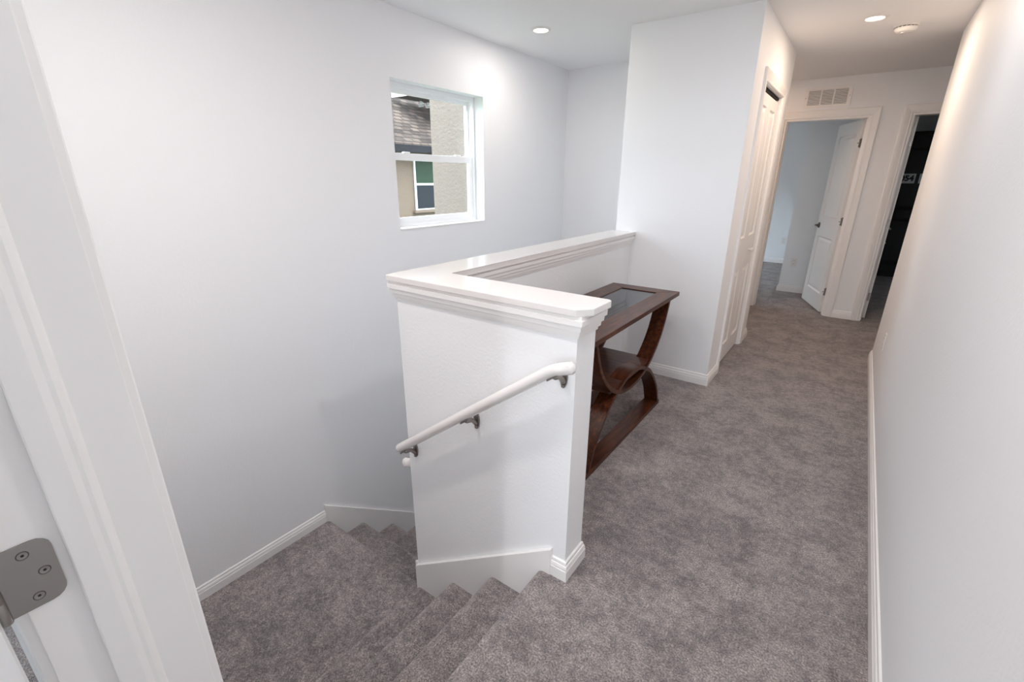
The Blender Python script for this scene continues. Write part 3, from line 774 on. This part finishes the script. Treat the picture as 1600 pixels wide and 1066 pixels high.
def spline(pts, n=8):
    """Catmull-Rom through pts"""
    P = [Vector(p) for p in pts]; out = []
    for i in range(len(P) - 1):
        p0 = P[i - 1] if i > 0 else P[i] * 2 - P[i + 1]
        p3 = P[i + 2] if i + 2 < len(P) else P[i + 1] * 2 - P[i]
        for k in range(n):
            t = k / n
            out.append(0.5 * ((2 * P[i]) + (P[i + 1] - p0) * t + (2 * p0 - 5 * P[i] + 4 * P[i + 1] - p3) * t * t + (-p0 + 3 * P[i] - 3 * P[i + 1] + p3) * t ** 3))
    out.append(P[-1]); return out

def ribbon(name, half, x0, x1, th, inward):
    """curved wooden band: half profile (d, z) mirrored about the middle, outer line given, thickness to one side"""
    full = [(-d, z) for d, z in reversed(half)] + [(d, z) for d, z in half[1:]]
    C = spline(full, 6)
    inner = []
    for i, p in enumerate(C):
        d = (C[min(i + 1, len(C) - 1)] - C[max(i - 1, 0)]).normalized()
        n = Vector((-d.y, d.x)) * inward
        inner.append(p + n * th)
    bm = bmesh.new(); R = []
    for p, q in zip(C, inner):
        R.append([bm.verts.new((x0, p.x, p.y)), bm.verts.new((x1, p.x, p.y)), bm.verts.new((x1, q.x, q.y)), bm.verts.new((x0, q.x, q.y))])
    for A, B in zip(R, R[1:]):
        for j in range(4): bm.faces.new((A[j], A[(j + 1) % 4], B[(j + 1) % 4], B[j]))
    bm.faces.new(R[0]); bm.faces.new(list(reversed(R[-1])))
    bmesh.ops.recalc_face_normals(bm, faces=bm.faces)
    ed = [e for e in bm.edges if len(e.link_faces) == 2 and e.calc_face_angle(0) > 0.9]
    bmesh.ops.bevel(bm, geom=ed, offset=0.002, segments=2, affect='EDGES')
    o = from_bm(name, bm, 'wood', tb, smooth=True)
    o.modifiers.new('edge_split', 'EDGE_SPLIT').split_angle = math.radians(40)
    return o
UH = [(0, 0.318), (0.10, 0.325), (0.20, 0.352), (0.30, 0.405), (0.40, 0.492), (0.465, 0.585), (0.51, 0.69), (0.528, 0.738)]
AH = [(0, 0.427), (0.10, 0.415), (0.20, 0.38), (0.30, 0.325), (0.40, 0.232), (0.465, 0.145), (0.505, 0.06), (0.518, 0.022)]
RW = 0.092
for x0, x1 in ((TX - 0.018 - RW, TX - 0.018), (-TX + 0.018, -TX + 0.018 + RW)):
    ribbon('hanging_leg', UH, x0, x1, 0.022, 1)
    ribbon('arched_leg', AH, x0 + 0.001, x1 - 0.001, 0.022, -1)
    box('base_rail', (x0, -0.535, 0.0), (x1, 0.535, 0.026), 'wood', tb, 0.0025)
box('shelf', (-TX + 0.019, -0.292, 0.383), (TX - 0.030, 0.292, 0.405), 'wood_x', tb, 0.002)

# ------------------------------------------------------------------ dark room furniture
cb = empty('cabinet', (0.95, 9.6, 0.0))
tag(cb, 'tall black cabinet in the dark room behind the second doorway', 'cabinet')
box('body', (-0.72, -0.25, 0.06), (0.72, 0.25, 2.06), 'black_lacquer', cb, 0.004)
box('plinth', (-0.70, -0.23, 0.0), (0.70, 0.23, 0.06), 'black_lacquer', cb)
box('cornice', (-0.74, -0.28, 2.06), (0.74, 0.27, 2.11), 'black_lacquer', cb, 0.006)
for k in range(2):
    xx = -0.70 + k * 0.71
    d = panel_slab('cabinet_door', 0.69, 1.90, 0.02, [(0.09, 0.60, 0.10, 0.80), (0.09, 0.60, 0.92, 1.80)], 'black_lacquer', cb)
    d.location = (xx, -0.272, 0.10)
    lathe('knob', [(0.006, 0), (0.006, 0.012), (0.013, 0.018), (0.013, 0.024), (0, 0.028)], 'chrome', d, O=(0.17 if k == 0 else 0.06, 0, 0.42), axis=(0, -1, 0), seg=14)

def plate(x, z, w, h, txt, label, tx):
    r = empty('license_plate', (x, 9.322, z))
    tag(r, label, 'license plate', 'license plates on the cabinet')
    box('panel', (-w / 2, -0.003, -h / 2), (w / 2, 0.0, h / 2), 'plate', r, 0.001)
    for a, c in (((-w / 2, -0.0045, h / 2 - 0.012), (w / 2, -0.003, h / 2)), ((-w / 2, -0.0045, -h / 2), (w / 2, -0.003, -h / 2 + 0.012)), ((-w / 2, -0.0045, -h / 2 + 0.012), (-w / 2 + 0.010, -0.003, h / 2 - 0.012)), ((w / 2 - 0.010, -0.0045, -h / 2 + 0.012), (w / 2, -0.003, h / 2 - 0.012))):
        box('border', a, c, 'plate', r)
    cu = bpy.data.curves.new('lettering', 'FONT'); cu.body = txt; cu.size = h * 0.80; cu.extrude = 0.0008; cu.align_x = 'RIGHT'; cu.align_y = 'CENTER'; cu.space_character = 1.0
    cu.offset = 0.004
    to = bpy.data.objects.new('lettering_source', cu); COL.objects.link(to)
    bpy.context.view_layer.update()
    dg = bpy.context.evaluated_depsgraph_get()
    me = bpy.data.meshes.new_from_object(to.evaluated_get(dg))
    bpy.data.objects.remove(to)
    me.materials.clear()
    t = link('lettering', me, 'ink', r)
    t.rotation_euler = (PI / 2, 0, 0); t.location = (tx, -0.0042, 0)
plate(0.434, 1.469, 0.27, 0.135, '054', 'grey plate reading 054 on the black cabinet', 0.118)
plate(0.745, 1.469, 0.27, 0.135, '6', 'grey plate beside the 054 plate, mostly hidden by the hall wall', -0.03)

# ------------------------------------------------------------------ outside: bump-out of this house and the house next door
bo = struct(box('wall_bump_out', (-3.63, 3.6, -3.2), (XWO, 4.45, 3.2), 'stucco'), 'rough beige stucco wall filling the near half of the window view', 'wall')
nh = empty('neighbor_house', (-9.0, 8.0, -3.2))
tag(nh, 'beige stucco house with brown shingle roof seen through the stair window', 'house')
def nb(name, a, c, mat, bev=0.0): return sbox(name, a, c, mat, nh, bev)
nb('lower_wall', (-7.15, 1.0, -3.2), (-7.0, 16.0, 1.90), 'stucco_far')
nb('gutter', (-6.72, 1.0, 1.862), (-6.60, 16.0, 1.985), 'fascia', 0.01)
nb('eave_soffit', (-7.05, 1.0, 1.90), (-6.70, 16.0, 1.94), 'soffit')
RS = 0.62
ro = prism('shingle_roof', [(0, 0), (0, 0.06), (6.0, 0.06 + 6.0 * RS), (6.0, 6.0 * RS)], 15.0, 'shingle', None, O=(-6.62, 1.0, 1.95), U=(-1, 0, 0), V=(0, 0, 1), N=(0, 1, 0))
shift(ro, nh)
ub = nb('upper_soffit', (-8.0, 6.93, 2.95), (-6.55, 16.0, 3.0), 'soffit')
nb('upper_fascia', (-8.02, 6.90, 2.94), (-6.50, 6.93, 3.16), 'pink')
nb('upper_fascia', (-6.55, 6.93, 2.94), (-6.50, 16.0, 3.16), 'pink')
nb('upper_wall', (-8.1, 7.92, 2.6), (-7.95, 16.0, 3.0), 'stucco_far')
for y in (7.59, 7.80):
    fl_ = lathe('floodlight', [(0.0, 0.0), (0.025, 0.0), (0.03, -0.03), (0.06, -0.07), (0.066, -0.11), (0.0, -0.10)], 'plastic', None, O=(-7.93, y, 2.97), axis=(-0.35, 0.0, 0.94), seg=18)
    shift(fl_, nh)
wn = nb('house_window', (-6.99, 6.42, 0.845), (-6.955, 7.30, 1.765), 'vinyl')
WZM = 1.32
nbp = [box('pane', (-6.953, 6.445, WZM + 0.02), (-6.945, 7.275, 1.745), 'screen'), box('pane', (-6.953, 6.445, 0.87), (-6.945, 7.275, WZM - 0.02), 'darkglass')]
for q in nbp: q.parent = wn
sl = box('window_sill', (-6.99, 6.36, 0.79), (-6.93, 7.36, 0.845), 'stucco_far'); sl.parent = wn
struct(box('ground_outside', (-60, -60, -3.4), (60, 60, -3.2), 'grass'), 'lawn outside the house', 'ground')
